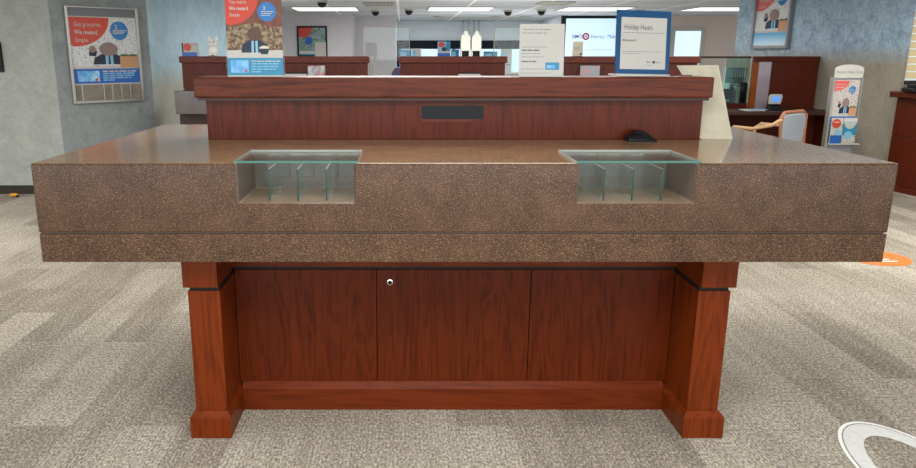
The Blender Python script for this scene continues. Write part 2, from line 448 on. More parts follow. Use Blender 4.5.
# right-hand wall
R0=Vector((5.62,8.4,0)); RD=Vector((-.15,.989,0)).normalized()
R1=R0+RD*3.25
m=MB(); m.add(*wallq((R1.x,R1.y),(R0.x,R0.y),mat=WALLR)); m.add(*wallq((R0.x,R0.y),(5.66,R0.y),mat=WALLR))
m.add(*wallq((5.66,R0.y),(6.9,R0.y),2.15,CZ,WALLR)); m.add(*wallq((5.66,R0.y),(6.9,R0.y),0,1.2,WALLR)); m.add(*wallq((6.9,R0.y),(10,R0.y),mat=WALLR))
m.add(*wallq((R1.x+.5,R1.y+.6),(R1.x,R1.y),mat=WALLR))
structure(m.build('wall_right'))
w=structure(MB().box(5.66,6.9,R0.y+.12,R0.y+.13,1.2,2.15,DAY).build('window_3'))
fb=MB(); fb.box(5.66,6.9,R0.y-.02,R0.y+.04,2.13,2.17,BASEB).box(5.66,6.9,R0.y-.02,R0.y+.04,1.18,1.22,BASEB); fb.build('window_frame',w)
b=MB()
for i in range(11): b.box(5.665,6.9,R0.y+.03,R0.y+.035,1.24+i*.083,1.24+i*.083+.072,YBLIND)
tag(b.build('window_blind'),'pale yellow sunlit blind in the window above the right cabinet','blind')

# ------------------------------------------------------------------ the check writing desk
Dk=(.22,3.3,0)
desk=thing('writing_desk','wide brown granite topped standing desk on a cherry wood base','desk',Dk)
X0,X1=-1.313,1.755; YF,YB2=2.56,4.05; ZT=1.129
nx=[-.583,-.170,.627,1.042]; NYb=2.86; NZ=.985
m=MB().cells([X0]+nx+[X1],[YF,NYb,YB2],[.876,NZ,ZT],{(1,0,1),(3,0,1)},GRAN)
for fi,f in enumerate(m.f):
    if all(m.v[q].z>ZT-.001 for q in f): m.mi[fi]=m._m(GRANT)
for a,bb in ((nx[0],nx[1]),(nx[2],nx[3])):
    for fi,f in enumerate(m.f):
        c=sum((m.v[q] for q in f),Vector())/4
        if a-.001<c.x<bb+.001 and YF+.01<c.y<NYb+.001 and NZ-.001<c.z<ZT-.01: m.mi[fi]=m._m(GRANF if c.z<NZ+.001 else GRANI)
top=m.build('countertop',desk,Dk,bevel=.008,seg=3)
MB().box(X0+.002,X1-.002,YF+.002,YB2-.002,.766,.872,GRAN).box(X0+.01,X1-.01,YF+.012,YB2-.01,.872,.876,SEAM).build('apron_band',desk,Dk,bevel=.004)
for a,bb in ((nx[0],nx[1]),(nx[2],nx[3])):
    g=MB(); g.box(a-.012,bb+.014,YF+.001,NYb+.012,ZT+.0005,ZT+.0085,G_TOP); 
    me_i=g._m(G_EDGE)
    g.mi[2]=me_i; g.mi[3]=g._m(G_PALE); g.mi[4]=g._m(G_PALE); g.mi[5]=g._m(G_PALE)
    g.build('glass_cover',desk,Dk)
    l=MB(); l.box(a+.002,bb-.002,NYb-.008,NYb-.002,NZ+.001,ZT-.004,G_TOP); l.build('glass_liner',desk,Dk)
    for k in (1,2,3):
        x=a+(bb-a)*k/4
        g=MB(); g.box(x-.003,x+.003,YF+.045,NYb-.01,NZ+.001,ZT-.028,G_TOP)
        g.mi[2]=g._m(G_EDGE2); g.mi[1]=g._m(G_PALE); g.mi[0]=g._m(G_PALE)
        g.build('glass_divider',desk,Dk)
# upper wooden box with its ledge
RX0,RX1=-.877,1.347
ris=MB().box(RX0,RX1,3.31,3.46,ZT,1.305,W_V).build('riser',desk,Dk,bevel=.003)
led=MB(); led.box(-.912,1.363,3.25,3.50,1.318,1.406,W_H); led.build('ledge',desk,Dk,bevel=.006,seg=3)
MB().box(-.900,1.352,3.262,3.49,1.305,1.3175,W_DK).build('ledge_moulding',desk,Dk)
p0=at(418,122,3.31); p1=at(488,103,3.31); q0=at(421.5,119,3.31); q1=at(484,105.5,3.31)
fr=MB(); t=.014
fr.box(p0.x,q0.x,3.303,3.312,p0.z,p1.z,W_V).box(q1.x,p1.x,3.303,3.312,p0.z,p1.z,W_V).box(q0.x,q1.x,3.303,3.312,q1.z,p1.z,W_H).box(q0.x,q1.x,3.303,3.312,p0.z,q0.z,W_H)
pf=fr.build('plate_frame',ris,Dk)
pl=MB().box(q0.x,q1.x,3.304,3.3118,q0.z,q1.z,PLAQUE).build('name_plate',ris,Dk); pl['label']='dark charcoal blank plate'
# pedestals
for sgn in (0,1):
    fx=lambda x: x if sgn==0 else .442-x
    def bx(mb,xa,xb,y0,y1,z0,z1,mat): 
        a,b=sorted((fx(xa),fx(xb))); mb.box(a,b,y0,y1,z0,z1,mat)
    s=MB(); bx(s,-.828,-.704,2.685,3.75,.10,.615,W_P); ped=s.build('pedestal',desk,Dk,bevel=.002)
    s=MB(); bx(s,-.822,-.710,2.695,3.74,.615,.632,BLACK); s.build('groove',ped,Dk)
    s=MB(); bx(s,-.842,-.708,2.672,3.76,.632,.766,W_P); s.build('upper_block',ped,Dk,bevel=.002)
    s=MB(); a0,a1=-.849,-.686
    zz=[(0,a0,a1,2.66),(.088,a0,a1,2.66),(.112,-.832,-.700,2.68)]
    vs=[];fs=[]
    for z,xa,xbb,y in zz:
        xl,xr=sorted((fx(xa),fx(xbb)))
        vs+=[(xl,y,z),(xr,y,z),(xr,3.78,z),(xl,3.78,z)]
    for i in range(2):
        for k in range(4): fs.append((i*4+k,i*4+(k+1)%4,i*4+4+(k+1)%4,i*4+4+k))
    fs+= [(3,2,1,0),(8,9,10,11)]
    s.add(vs,fs,W_P); s.build('base_block',ped,Dk,bevel=.002)
# recessed front between the pedestals
MB().box(-.706,1.148,2.955,3.72,.05,.766,W_V).build('cabinet_body',desk,Dk)
sx=[-.703,-.107,.542,1.145]
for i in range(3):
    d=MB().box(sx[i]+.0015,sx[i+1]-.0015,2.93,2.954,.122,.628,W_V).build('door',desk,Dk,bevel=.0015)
    if i==1:
        k=at(390,282,2.93)
        lk=MB(); lk.lathe([(.013,.0),(.013,.006),(.0085,.007)],CHROME,axis='y'); lk.lathe([(.0085,.0071),(.0005,.0072)],BLACK,axis='y')
        for v in lk.v: v.y=-v.y; v+=Vector((k.x,2.93,k.z))
        lk.build('lock',d,Dk,smooth=False)['label']='round chrome lock'
MB().box(-.704,1.146,2.94,2.954,.628,.642,BLACK).build('groove',desk,Dk)
MB().box(-.708,1.150,2.925,2.954,.642,.766,W_S).build('frieze',desk,Dk,bevel=.002)
s=MB(); s.add([(-.69,2.905,0),(1.132,2.905,0),(1.132,2.905,.098),(-.69,2.905,.098),(-.69,2.932,.124),(1.132,2.932,.124),(-.69,2.955,.124),(1.132,2.955,.124),(-.69,2.955,0),(1.132,2.955,0)],
 [(0,1,2,3),(3,2,5,4),(4,5,7,6),(6,7,9,8),(1,0,8,9),(0,3,4,6,8),(2,1,9,7,5)],W_S); s.build('skirting',desk,Dk)

# black wedge on the countertop
k=at(641,140,3.235)
w=thing('card_reader','small black wedge-shaped device on the granite against the wooden riser','device',(k.x,3.24,ZT))
m=MB(); m.add([(-.064,-.035,0),(.064,-.035,0),(.064,.05,0),(-.064,.05,0),(-.060,-.03,.016),(.062,-.03,.008),(.05,.045,.02),(-.058,.045,.022),(-.03,.0,.044),(.008,-.004,.047),(.02,.04,.044),(-.026,.04,.046)],
 [(3,2,1,0),(0,1,5,4),(1,2,6,5),(2,3,7,6),(3,0,4,7),(4,5,9,8),(5,6,10,9),(6,7,11,10),(7,4,8,11),(8,9,10,11)],BLKPL)
m.build('housing',w,bevel=.004,seg=3)
MB().add([(-.03,-.0075,.0445),(.005,-.011,.047),(.004,-.02,.036),(-.034,-.0165,.034)],[(3,2,1,0)],PLAQUE).build('sensor_window',w)

# white board standing at the end of the riser
kb=on_z(731,140.5,ZT)
tb=thing('display_board','blank cream white board leaning at the right end of the ledge','board',(1.42,3.36,ZT))
yb=3.42; 
pts=[at(698,137,3.335),at(731,140,3.30),at(717,65,3.50),at(677,65.5,3.50),at(679,76,3.69)]
z1=1.44
def q(px,py,Y): return at(px,py,Y)
# leaning plane: foot at y 3.305, head at y 3.47; outline with the lower left corner cut back beside the riser
foot=3.318; head=3.552; zh=at(697,65,head).z
def on_board(x,z): return (x, foot+(head-foot)*(z-ZT)/(zh-ZT), z)
def bp(px,py):
    n=Vector((0,-(zh-ZT),(head-foot))); p=on_plane(px,py,Vector((0,foot,ZT)),n); return p
A=on_board(1.352,ZT+.002); B=on_board(at(731,140,foot).x,ZT+.002); Cc=bp(717,65); Dd=bp(676.5,65.5)
zc=1.4085; E=on_board(Dd.x+.02,zc); F=on_board(1.367,zc)
m=MB(); front=[A,B,Cc,Dd,E,F,(1.364,)+tuple(on_board(1.364,1.13)[1:])]
front=[A,B,Cc,Dd,E,F,on_board(1.367,1.30),on_board(1.352,1.30)]
n=len(front); back=[(p[0]+.012,p[1]+.012,p[2]) for p in map(tuple,front)]
m.add([tuple(p) for p in front]+back,[list(range(n)),list(range(n,2*n))[::-1]]+[((i+1)%n,i,n+i,n+(i+1)%n) for i in range(n)],CREAM)
BOARD=mottled('aged cream board',[(.35,'bdb69f'),(.65,'c9c3ac')],9,.6)
m.mats=[BOARD]
m.build('panel',tb,(1.42,3.36,ZT))
pb=[Vector(A)+Vector((0,0,.0)),Vector(B)]
MB().box(A[0],B[0],foot-.012,foot+.1,ZT+.0005,ZT+.004,CREAM).build('foot',tb,(1.42,3.36,ZT))
yy=on_board(0,zh-.01)[1]
MB().box(1.372,1.40,yy+.03,yy+.045,ZT+.001,zh-.06,CREAM).build('strut',tb,(1.42,3.36,ZT))

# ------------------------------------------------------------------ signs on the ledge
ZL=1.4065
def person_art(m, w, h, y, skin=SKINP, x0=0, z0=0):
    pass
def promo(m, w, h, y, dy, lines, back, variant, faded=False, red=RED):
    """printed promotion sheet: centre x, from z=0 up to h; y front plane, dy step towards the viewer"""
    x0,x1=-w/2,w/2
    m.rect(x0,x1,0,h,y,WHITE)
    zb=h*.27
    m.rect(x0,x1,zb,h*.985,y-dy,back)
    if variant=='popcorn': 
        m.rect(x0,x1,h*.62,h*.985,y-1.5*dy,POPW)
        m.disc(0,h*.42,w*.5,y-1.8*dy,POPC,rz=h*.24)
        m.rect(x0,x1,zb,h*.42,y-1.7*dy,POPC); m.rect(x0,x1,h*.235,h*.33,y-2.6*dy,WHITE)
    # red balloon with lettering, top left
    pop = variant=='popcorn'; rk=.89 if pop else .75; R=w*.55; n=20; cx,cz=x0+w*.05,h*.985
    m.flat([(x0,cz)]+[(x0,cz-R*rk*.92)]+[(cx+R*.98*math.cos(a),cz-R*rk*math.sin(a)) for a in [PI/2*(1-i/n)*1.0 for i in range(n+1)]],y-3*dy,red)
    # blue balloon
    m.disc(x0+w*.735,h*.80,w*(.165 if pop else .135),y-3.1*dy,BLUE); m.flat([(x0+w*.71,h*.72),(x0+w*.77,h*.685),(x0+w*.78,h*.73)],y-3*dy,BLUE)
    sz=w*.088
    for i,(t,b) in enumerate(lines): m.text(t,x0+w*.07,h*.985-h*(.03 if pop else .05)-sz*(.9+i*1.25),sz,y-4*dy,WHITE,bold=.02 if b else 0,sx=.80)
    m.text('2',x0+w*.67,h*.825,w*.085,y-4*dy,WHITE,bold=.03)
    for i in range(3): m.words(x0+w*.635,x0+w*(.85-.03*i),h*(.797-.022*i),w*.018,y-4*dy,WHITE,seed=i)
    # person in a suit, face blurred
    px=x0+w*(.5 if pop else .55); zs=h*.30
    m.flat([(px-w*.24,zs),(px+w*.24,zs),(px+w*.22,zs+h*.10),(px+w*.10,zs+h*.155),(px-w*.10,zs+h*.155),(px-w*.22,zs+h*.10)],y-3.2*dy,NAVY)
    m.flat([(px-w*.06,zs),(px+w*.06,zs),(px+w*.055,zs+h*.15),(px-w*.055,zs+h*.15)],y-3.8*dy,SKYB)
    m.flat([(px-w*.016,zs),(px+w*.016,zs),(px+w*.012,zs+h*.14),(px-w*.012,zs+h*.14)],y-4.2*dy,NAVY)
    m.disc(px,zs+h*.225,w*(.125 if pop else .14),y-4.4*dy,SKINB if variant=='popcorn' else SKINP,rz=h*(.085 if pop else .10))
    if variant=='popcorn':
        m.disc(px+w*.17,zs+h*.05,w*.09,y-5*dy,CREAM,rz=h*.035,a0=0,a1=PI)
        m.flat([(px+w*.08,zs+h*.05),(px+w*.11,zs-h*.02),(px+w*.23,zs-h*.02),(px+w*.26,zs+h*.05)],y-5*dy,NAVY)
    else:
        m.flat([(px-w*.30,zs+h*.13),(px-w*.20,zs+h*.12),(px-w*.17,zs+h*.20),(px-w*.29,zs+h*.20)],y-3.6*dy,NAVY)
        m.disc(px-w*.24,zs+h*.225,w*.05,y-4*dy,SKINP)
        for k in (0,1):
            bx0=px+w*(.16+.13*k); m.rect(bx0,bx0+w*.15,zs-h*.05,zs+h*.12,y-(5-.5*k)*dy,KRAFT)
            m.disc(bx0+w*.075,zs+h*.13,w*.07,y-(4.6-.5*k)*dy,GREENP,rz=h*.025)
    # blue band with a bank card and small print
    m.rect(x0,x1,h*.02,h*.235,y-3*dy,FADE if faded else (TEAL if variant=='popcorn' else DBLUE))
    if not faded:
        m.rect(x0+w*.06,x0+w*.38,h*.05,h*.205,y-4*dy,CARDP); m.disc(x0+w*.33,h*.075,w*.022,y-5*dy,RED,12)
        for i in range(5): m.words(x0+w*.43,x0+w*(.95-.02*i if i<4 else .6),h*(.188-.033*i),w*.026,y-4*dy,SKYB if i else WHITE,seed=i+9)
    return m
LN_G=[('Get groceries.',0),('We reward.',1),('Simple.',0)]
LN_W=[('You watch.',0),('We reward.',1),('Simple.',0)]
# tall acrylic poster holder
b0=at(256,76.3,3.295); w_=.245; h_=.345
t=thing('poster_holder','clear acrylic holder with popcorn poster on the left of the ledge','sign',(b0.x,3.295,ZL),rx=math.radians(-3))
promo(MB(),w_,h_,-.003,.0004,LN_W,POPC,'popcorn').build('print',t)
MB().box(-w_/2-.006,w_/2+.006,.0,.003,0,h_+.006,G_GUARD).add([(-w_/2,.003,.0005),(w_/2,.003,.0005),(w_/2,.09,.0052),(-w_/2,.09,.0052)],[(0,1,2,3)],G_GUARD).build('acrylic_stand',t)
# white counter card
b0=at(541,77,3.29); 
t=thing('counter_card','plain white text card with small blue card picture, standing on the ledge','sign',(b0.x,3.29,ZL),rx=math.radians(-5))
cw,ch=.196,.226
MB().box(-cw/2,cw/2,0,.003,0,ch,WHITE).build('sheet',t)
m=MB(); y=-.0006; sz=.016
for i,(z,e,k) in enumerate([(.200,.66,INK),(.185,.55,INK)]): m.words(-cw*.44,-cw*.44+cw*e,z,.0065,y,INKL,seed=40+i)
m.build('heading',t); m=MB()
m.rect(-cw*.45,cw*.33,.150,.1508,y,INKL); m.build('rule_line',t); m=MB()
for i,(z,e) in enumerate([(.126,.56),(.098,.42),(.084,.50)]): m.words(-cw*.45,-cw*.45+cw*e,z,.005,y,INKL,seed=50+i)
m.words(-cw*.45,-cw*.05,.112,.0065,y,INK,seed=61); m.words(-cw*.45,-cw*.12,.064,.006,y,INK,seed=62)
m.build('lettering',t); m=MB()
m.words(-cw*.45,cw*.05,.032,.005,y,INKL,seed=63); m.words(-cw*.45,cw*.2,.015,.004,y,INKL,seed=64)
m.build('lettering',t)
MB().rect(cw*.09,cw*.40,.030,.062,-.0008,TEAL).rect(cw*.12,cw*.3,.036,.05,-.001,CARDP).build('card_picture',t)['label']='small teal bank card picture'
MB().add([(-cw*.2,.004,.12),(cw*.2,.004,.12),(cw*.2,.055,.0052),(-cw*.2,.055,.0052)],[(0,1,2,3)],WHITE).build('easel_back',t)
# holiday hours sign
b0=at(642,74,3.31)
t=thing('framed_sign','blue bordered Holiday Hours sign standing on the ledge','sign',(b0.x,3.31,ZL+.012),rz=math.radians(12),rx=math.radians(-6),ry=math.radians(1.2))
hw,hh=.262,.272; bd=.030
MB().box(-hw/2,hw/2,0,.005,0,hh,SIGNB).build('border',t)
m=MB(); m.rect(-hw/2+.022,hw/2-.02,.020,hh-.03,-.0005,WHITE); m.build('sheet',t)
y=-.0012; lx=-hw/2+.036
MB().text('Holiday Hours',lx,.190,.032,y,INK,sx=.72).build('heading',t)
MB().words(lx-.004,hw/2-.026,.175,.0045,y,INKL,seed=5).build('lettering',t)
MB().text('Monday, June 27',lx-.004,.140,.0135,y,INK,sx=.7,bold=.01).build('lettering',t)
MB().words(lx-.004,hw/2-.04,.095,.004,y,INKL,seed=7).words(lx-.004,-.02,.086,.004,y,INKL,seed=8).build('lettering',t)
MB().text('BMO',.018,.048,.010,y,INK).disc(.054,.0515,.0065,y,INK,16).text('Harris',.064,.048,.010,y,INK).words(.02,.05,.037,.004,y,INKL,seed=9).build('logo',t)
f=MB(); f.add([(x_,y_,z_+y_*math.tan(math.radians(6))) for z_ in (-.0095,-.0008) for y_ in (-.012,.06) for x_ in (-hw/2,hw/2)],[(0,2,3,1),(4,5,7,6),(0,1,5,4),(2,6,7,3),(0,4,6,2),(1,3,7,5)],OFFW); f.box(-hw/2-.008,-hw/2,-.004,.006,-.002,hh+.004,G_GUARD); f.build('base',t)

# ------------------------------------------------------------------ left wall posters
fd=Vector((1,1,0)).normalized(); fnrm=Vector((fd.y,-fd.x,0))   # faces the room
def wall_pt(px,py): return on_plane(px,py,Vector((C1[0],C1[1],0)),fnrm)
tl,bl,br,tr=wall_pt(60.5,3.8),wall_pt(73.9,103.6),wall_pt(144.5,100.9),wall_pt(133.7,10)
pw=((br-bl).length+(tr-tl).length)/2; z0=(bl.z+br.z)/2; z1=(tl.z+tr.z)/2; ph=z1-z0; c=(bl+br+tl+tr)/4
def poster_frame(name,label,c,z0,pw,ph,ang,header,slots,lines,faded,redm,deep=.05,framemat=ALU):
    t=thing(name,label,'poster',(c.x,c.y,z0),rz=ang)
    e=.03; f=MB()
    f.box(-pw/2,-pw/2+e,-deep,-.005,0,ph,framemat).box(pw/2-e,pw/2,-deep,-.005,0,ph,framemat).box(-pw/2+e,pw/2-e,-deep,-.005,0,e,framemat).box(-pw/2+e,pw/2-e,-deep,-.005,ph-e*.6,ph,framemat)
    f.build('frame',t,bevel=.004)
    MB().box(-pw/2+e,pw/2-e,-.02,-.006,e,ph-e*.6,KHAKI).build('backboard',t)
    iw=pw-2*e
    zt=ph-e*.6-header; zb=e+slots
    if header>0: MB().rect(-iw/2,iw/2,zt,ph-e*.6,-.024,GREYH).build('header',t)
    if slots>0:
        for q in (.10,.42,.55,.69,.83): MB().box(-iw/2+iw*q,-iw/2+iw*q+.014,-.028,-.021,e,zb,ALU).build('slot_rail',t)
    m=MB(); promo(m,iw,zt-zb,-.030,.0018,lines,LETT,'groceries',faded,redm)
    for v in m.v: v.z+=zb
    m.build('print',t); return t
poster_frame('wall_poster','framed groceries poster on the grey wall left of the teller counters',c,z0,pw,ph,PI/4,.085,.17,LN_G,False,RED)
# dark framed picture at the very edge of the pale wall
k=at(3.5,72,7.97); k2=at(3.5,42,7.97)
t=thing('picture_frame','dark framed picture on the pale grey wall, cut by the left edge','picture',(k.x-.3,7.995,k.z))
MB().box(-.3,.3,-.03,0,0,k2.z-k.z,BLACK).build('frame',t,bevel=.004)
MB().rect(-.26,.26,.04,k2.z-k.z-.04,-.031,PHOTO).build('print',t)
# right wall poster
def rw(px,py): 
    n=Vector((-RD.y,RD.x,0)); return on_plane(px,py,R0,n)
bl=rw(753.5,49); br=rw(790,48)
pw=(br-bl).length; c=(bl+br)/2; ang=math.atan2(-RD.y,-RD.x)
nrm=Vector((-RD.y,RD.x,0)); nrm=-nrm if nrm.dot(Vector((-1,-1,0)))<0 else nrm
poster_frame('wall_poster','sun faded groceries poster hanging high on the blue grey wall above the wood hutch',c,(bl.z+br.z)/2,pw,.86,ang,0,0,LN_G,True,REDP,.07,STEEL)
# far wall picture
k=at(298,57,YA); k2=at(327,26,YA); w_=k2.x-k.x; h_=k2.z-k.z
t=thing('wall_picture','dark framed bank advert with white notice on the far pinkish wall','picture',((k.x+k2.x)/2,YA,k.z))
MB().box(-w_/2,w_/2,-.05,-.002,0,h_,PLAQUE).build('frame',t)
m=MB(); y=-.055; e=.04
m.rect(-w_/2+e,w_/2-e,e,h_-e,y,PHOTO); m.flat([(-w_/2+e,h_-e),(-w_/2+e,h_*.66),(-w_/2+w_*.22,h_*.62),(-w_/2+w_*.42,h_*.7),(-w_/2+w_*.52,h_-e)],y-.004,RED)
m.disc(-w_*.12,h_*.52,w_*.13,y-.006,DBLUE); m.rect(-w_/2+e,w_*.08,h_*.10,h_*.2,y-.004,WHITE); m.rect(-w_/2+e,w_*.08,e,h_*.1,y-.005,TEAL)
m.build('print',t)
MB().box(w_*.09,w_*.5-.03,-.075,-.06,.0,h_*.48,WHITE).build('notice',t)['label']='white notice sheet'

# ------------------------------------------------------------------ teller counters
YP=8.5
def teller(px0,px1,label,gx=None):
    a=at(px0,60,YP); b=at(px1,60,YP); zt=at(300,56.3,YP).z; zc=at(300,63,YP).z
    cx=(a.x+b.x)/2; hw=(b.x-a.x)/2
    t=thing('teller_counter',label,'teller counter',(cx,YP,0),group=None)
    MB().box(-hw+.02,hw-.02,.03,.14,1.12,zc,W_BK).build('screen',t,bevel=.003)
    MB().box(-hw,hw,0,.17,zc,zt,W_BC).build('cap',t,bevel=.006)
    MB().box(-hw+.05,hw-.05,-.42,.75,.87,1.12,GRANS).build('countertop',t,bevel=.005)
    MB().box(-hw+.04,hw-.04,-.25,.6,.0,.87,W_DK).build('base',t)
    return t,zt,hw,cx
L1,ZP,_,_=teller(178.8,369,'widest teller counter with a toy and small box on its cherry top')
M1,_,_,_=teller(398.5,507.5,'middle cherry teller counter in front of the drive-up window')
R1t,_,_,_=teller(547,701,'right teller counter in cherry, behind the Holiday Hours sign')
# sneeze guards
def guard(px0,px1,label):
    Y=YP+1.0; a=at(px0,27.5,Y); b=at(px1,27.5,Y)
    t=thing('sneeze_guard',label,'sneeze guard',((a.x+b.x)/2,Y,0)); hw=(b.x-a.x)/2; h=a.z
    MB().box(-hw,hw,0,.006,1.0,h,G_GUARD).build('pane',t)
    MB().box(-hw,hw,-.002,.008,h,h+.010,OFFW).box(-hw-.009,-hw,-.002,.008,1.0,h+.010,OFFW).box(hw,hw+.009,-.002,.008,1.0,h+.010,OFFW).build('edge_trim',t)
    for s_ in (-1,1): MB().box(s_*hw*.8-.015,s_*hw*.8+.015,-.01,.016,0,1.02,ALU).box(s_*hw*.8-.03,s_*hw*.8+.03,-.15,.15,0,.02,ALU).build('post',t)
# small box and white toy on the left counter
k0=at(181.5,56,YP); k1=at(195.5,42.5,YP)
t=thing('gift_box','small red and blue printed box on the left end of the teller counter','box',((k0.x+k1.x)/2,YP+.08,ZP))
w_=k1.x-k0.x; h_=k1.z-k0.z
MB().box(-w_/2,w_/2,-.045,.045,0,h_,WHITE).build('carton',t,bevel=.003)
m=MB(); m.rect(-w_/2,w_/2,0,h_*.3,-.047,DBLUE); m.disc(-w_*.12,h_*.68,w_*.26,-.048,RED,18); m.rect(-w_/2,-w_*.4,h_*.3,h_,-.0475,W_DK); m.rect(w_*.1,w_*.3,h_*.32,h_*.62,-.0485,WHITE); m.rect(w_*.12,w_*.5,h_*.8,h_,-.047,PINKP); m.build('print',t)
k0=at(212,56,YP); 
TOYW=plain('white plush','efede8',.8,.1)
t=thing('toy_animal','small white toy animal sitting on the teller counter top','toy',(k0.x,YP+.07,ZP)); t.scale=(1.4,1.2,1.4)
m=MB(); m.ball((0,0,.045),(.042,.036,.046),TOYW); m.ball((0,-.012,.105),(.043,.036,.038),TOYW); m.ball((0,-.044,.098),(.017,.014,.013),TOYW)
m.build('body',t,smooth=True)
for sx_ in (-1,1):
    MB().ball((sx_*.032,-.005,.140),(.013,.008,.016),TOYW).build('ear',t,smooth=True)
    MB().ball((sx_*.025,-.035,.012),(.017,.025,.012),TOYW).build('paw',t,smooth=True)
    MB().ball((sx_*.016,-.045,.113),.0055,BLKPL,10,6).build('eye',t,smooth=True)
# cards on the teller countertops in front of the screens
def leaner(px0,px1,py,label,mat,name='leaflet',back=None,Y=YP-.02):
    a=at(px0,py,Y); b=at(px1,py,Y); h=a.z-1.122
    t=thing(name,label,'leaflet',((a.x+b.x)/2,Y,1.121)); hw=(b.x-a.x)/2
    MB().box(-hw,hw,0,.004,0,h,WHITE).build('sheet',t)
    m=MB(); m.rect(-hw,hw,0,h,-.001,mat); m.build('print',t)
    MB().box(-hw*.8,hw*.8,-.004,.035,0,.004,OFFW).build('foot',t)
leaner(307.5,325,65.5,'red and grey leaflet leaning on the widest teller counter',REDGREY)
leaner(580.5,600,65.5,'pink and grey leaflet leaning on the right teller counter',PINKP)
for px0,px1,lab in ((284.5,306.5,'dark topped white nameplate on the widest teller counter'),(458.5,480.5,'dark topped white nameplate on the middle teller counter')):
    a=at(px0,72.3,YP-.1); b=at(px1,72.3,YP-.1); h=a.z-1.121; hw=(b.x-a.x)/2
    t=thing('nameplate',lab,'nameplate',((a.x+b.x)/2,YP-.1,1.1205))
    MB().box(-hw,hw,0,.006,0,h-.016,WHITE).build('plate',t); MB().box(-hw-.006,hw+.006,-.004,.01,h-.016,h,PLAQUE).build('top_rail',t); MB().box(-hw,hw,-.02,.04,0,.008,PLAQUE).build('foot',t)
k0=at(573.5,57,YP); k1=at(585,42,YP); w_=k1.x-k0.x; h_=k1.z-k0.z
t=thing('notice_card','small cream notice card on the right teller counter, before the lit screen','card',((k0.x+k1.x)/2,YP+.07,ZP))
MB().box(-w_/2,w_/2,0,.003,0,h_,CREAM).build('sheet',t); m=MB()
for i in range(3): m.words(-w_*.35,w_*.3,h_*(.4+.1*i),.008,-.001,INKL,seed=i)
m.rect(w_*.2,w_*.4,h_*.1,h_*.22,-.001,INK); m.build('lettering',t); MB().box(-w_*.4,w_*.4,0,.04,0,.003,CREAM).build('foot',t)
# white monitor edge at the right end of the left counter
k0=at(369.5,57,YP+.3); k1=at(372.5,57,YP+.3)
t=thing('monitor','white edged monitor seen edge on behind the widest teller counter','monitor',((k0.x+k1.x)/2,YP+.42,1.121))
MB().box(-.018,.018,-.2,.2,.06,k0.z-1.12,OFFW).build('screen_housing',t,bevel=.004); MB().box(-.019,-.018,-.18,.18,.08,k0.z-1.14,PLAQUE).build('screen',t); MB().box(-.07,.07,-.08,.08,0,.012,OFFW).box(-.012,.012,-.03,.03,.012,.07,OFFW).build('stand',t)
# mauve office chair between the counters
k0=at(395,67,YP+1.3)
t=thing('office_chair','mauve fabric office chair behind the left side of the middle teller counter','chair',(k0.x+.19,YP+1.3,0))
m=MB(); m.slab([(-.20,.72),(.20,.72),(.235,.85),(.235,k0.z-.07),(.19,k0.z),(-.19,k0.z),(-.235,k0.z-.07),(-.235,.85)],-.03,.03,PURPLE); m.build('backrest',t,bevel=.02,seg=3)
MB().box(-.24,.24,.02,.48,.55,.63,PURPLE).build('seat',t,bevel=.03,seg=3)
MB().tube([(0,.25,.1),(0,.25,.56)],.03,BLKPL).tube([(0,.25,.57),(0,.02,.57),(0,.0,.75)],.018,BLKPL).build('column',t)
for i in range(5):
    a=2*PI*i/5; MB().tube([(0,.25,.1),(.3*math.cos(a),.25+.3*math.sin(a),.07)],.02,BLKPL).ball((.3*math.cos(a),.25+.3*math.sin(a),.031),.03,BLKPL,10,6).build('leg',t)
guard(363.5,409,'clear glass guard left of the middle teller counter, thin white edge')
guard(495,551,'clear glass guard right of the middle teller counter, thin white edge')

# ------------------------------------------------------------------ drive-up window displays
DSH=MB(); zd=at(460,62,YW-.35).z
dsh=thing('window_counter','pale counter running under the wide drive-up window','counter',((xb+xw1)/2,YW-.3,0))
hw=(xw1-xb)/2-.02
MB().box(-hw,hw,-.3,.24,1.0,1.04,OFFW).build('top',dsh); MB().box(-hw+.05,hw-.05,-.2,.22,0,1.0,OFFW).build('body',dsh)
def winposter(px0,px1,py0,py1,label,fn,Y=YW-.22):
    a=at(px0,py1,Y); b=at(px1,py0,Y)
    w_,h_=b.x-a.x,b.z-1.0405
    t=thing('window_display',label,'display card',((a.x+b.x)/2,Y,1.0405))
    MB().box(-w_/2,w_/2,0,.01,0,h_,WHITE).build('board',t)
    m=MB(); fn(m,w_,h_,-.004); m.build('print',t); MB().box(-w_*.4,w_*.4,-.01,.08,0,.01,OFFW).build('foot',t)
def pr_blue(m,w,h,y): m.rect(-w*.5,w*.5,0,h,y,TEAL); m.rect(-w*.4,w*.1,h*.62,h*.9,y-.004,SKYB)
def pr_white(m,w,h,y): m.rect(-w*.42,-w*.05,h*.55,h*.9,y,SKYB); m.words(-w*.4,w*.4,h*.3,h*.06,y,TEAL,3)
def pr_col(m,w,h,y):
    m.rect(-w/2,w/2,h*.66,h,y,SKYB); m.disc(-w*.2,h*.9,w*.26,y-.004,RED,16,rz=h*.09); m.flat([(w*.05,h*.68),(w*.5,h*.7),(w*.5,h),(w*.2,h)],y-.004,TEAL); m.disc(0,h*.75,w*.2,y-.006,NAVY,14,rz=h*.07)
    m.rect(-w/2,w/2,h*.66,h*.685,y-.008,WHITE); m.rect(-w/2,w/2,h*.2,h*.62,y-.002,DBLUE)
winposter(399,411.5,49.5,58,'blue display card at the left end of the drive-up window',pr_blue)
winposter(412,421,48.5,58,'white display card with pale blue print in the drive-up window',pr_white)
winposter(437.5,450.5,41.5,57,'tall colourful display poster in the drive-up window, left of the tube stations',pr_col)
winposter(451,459,49.5,58,'teal and pink display card beside the left tube station',pr_blue)
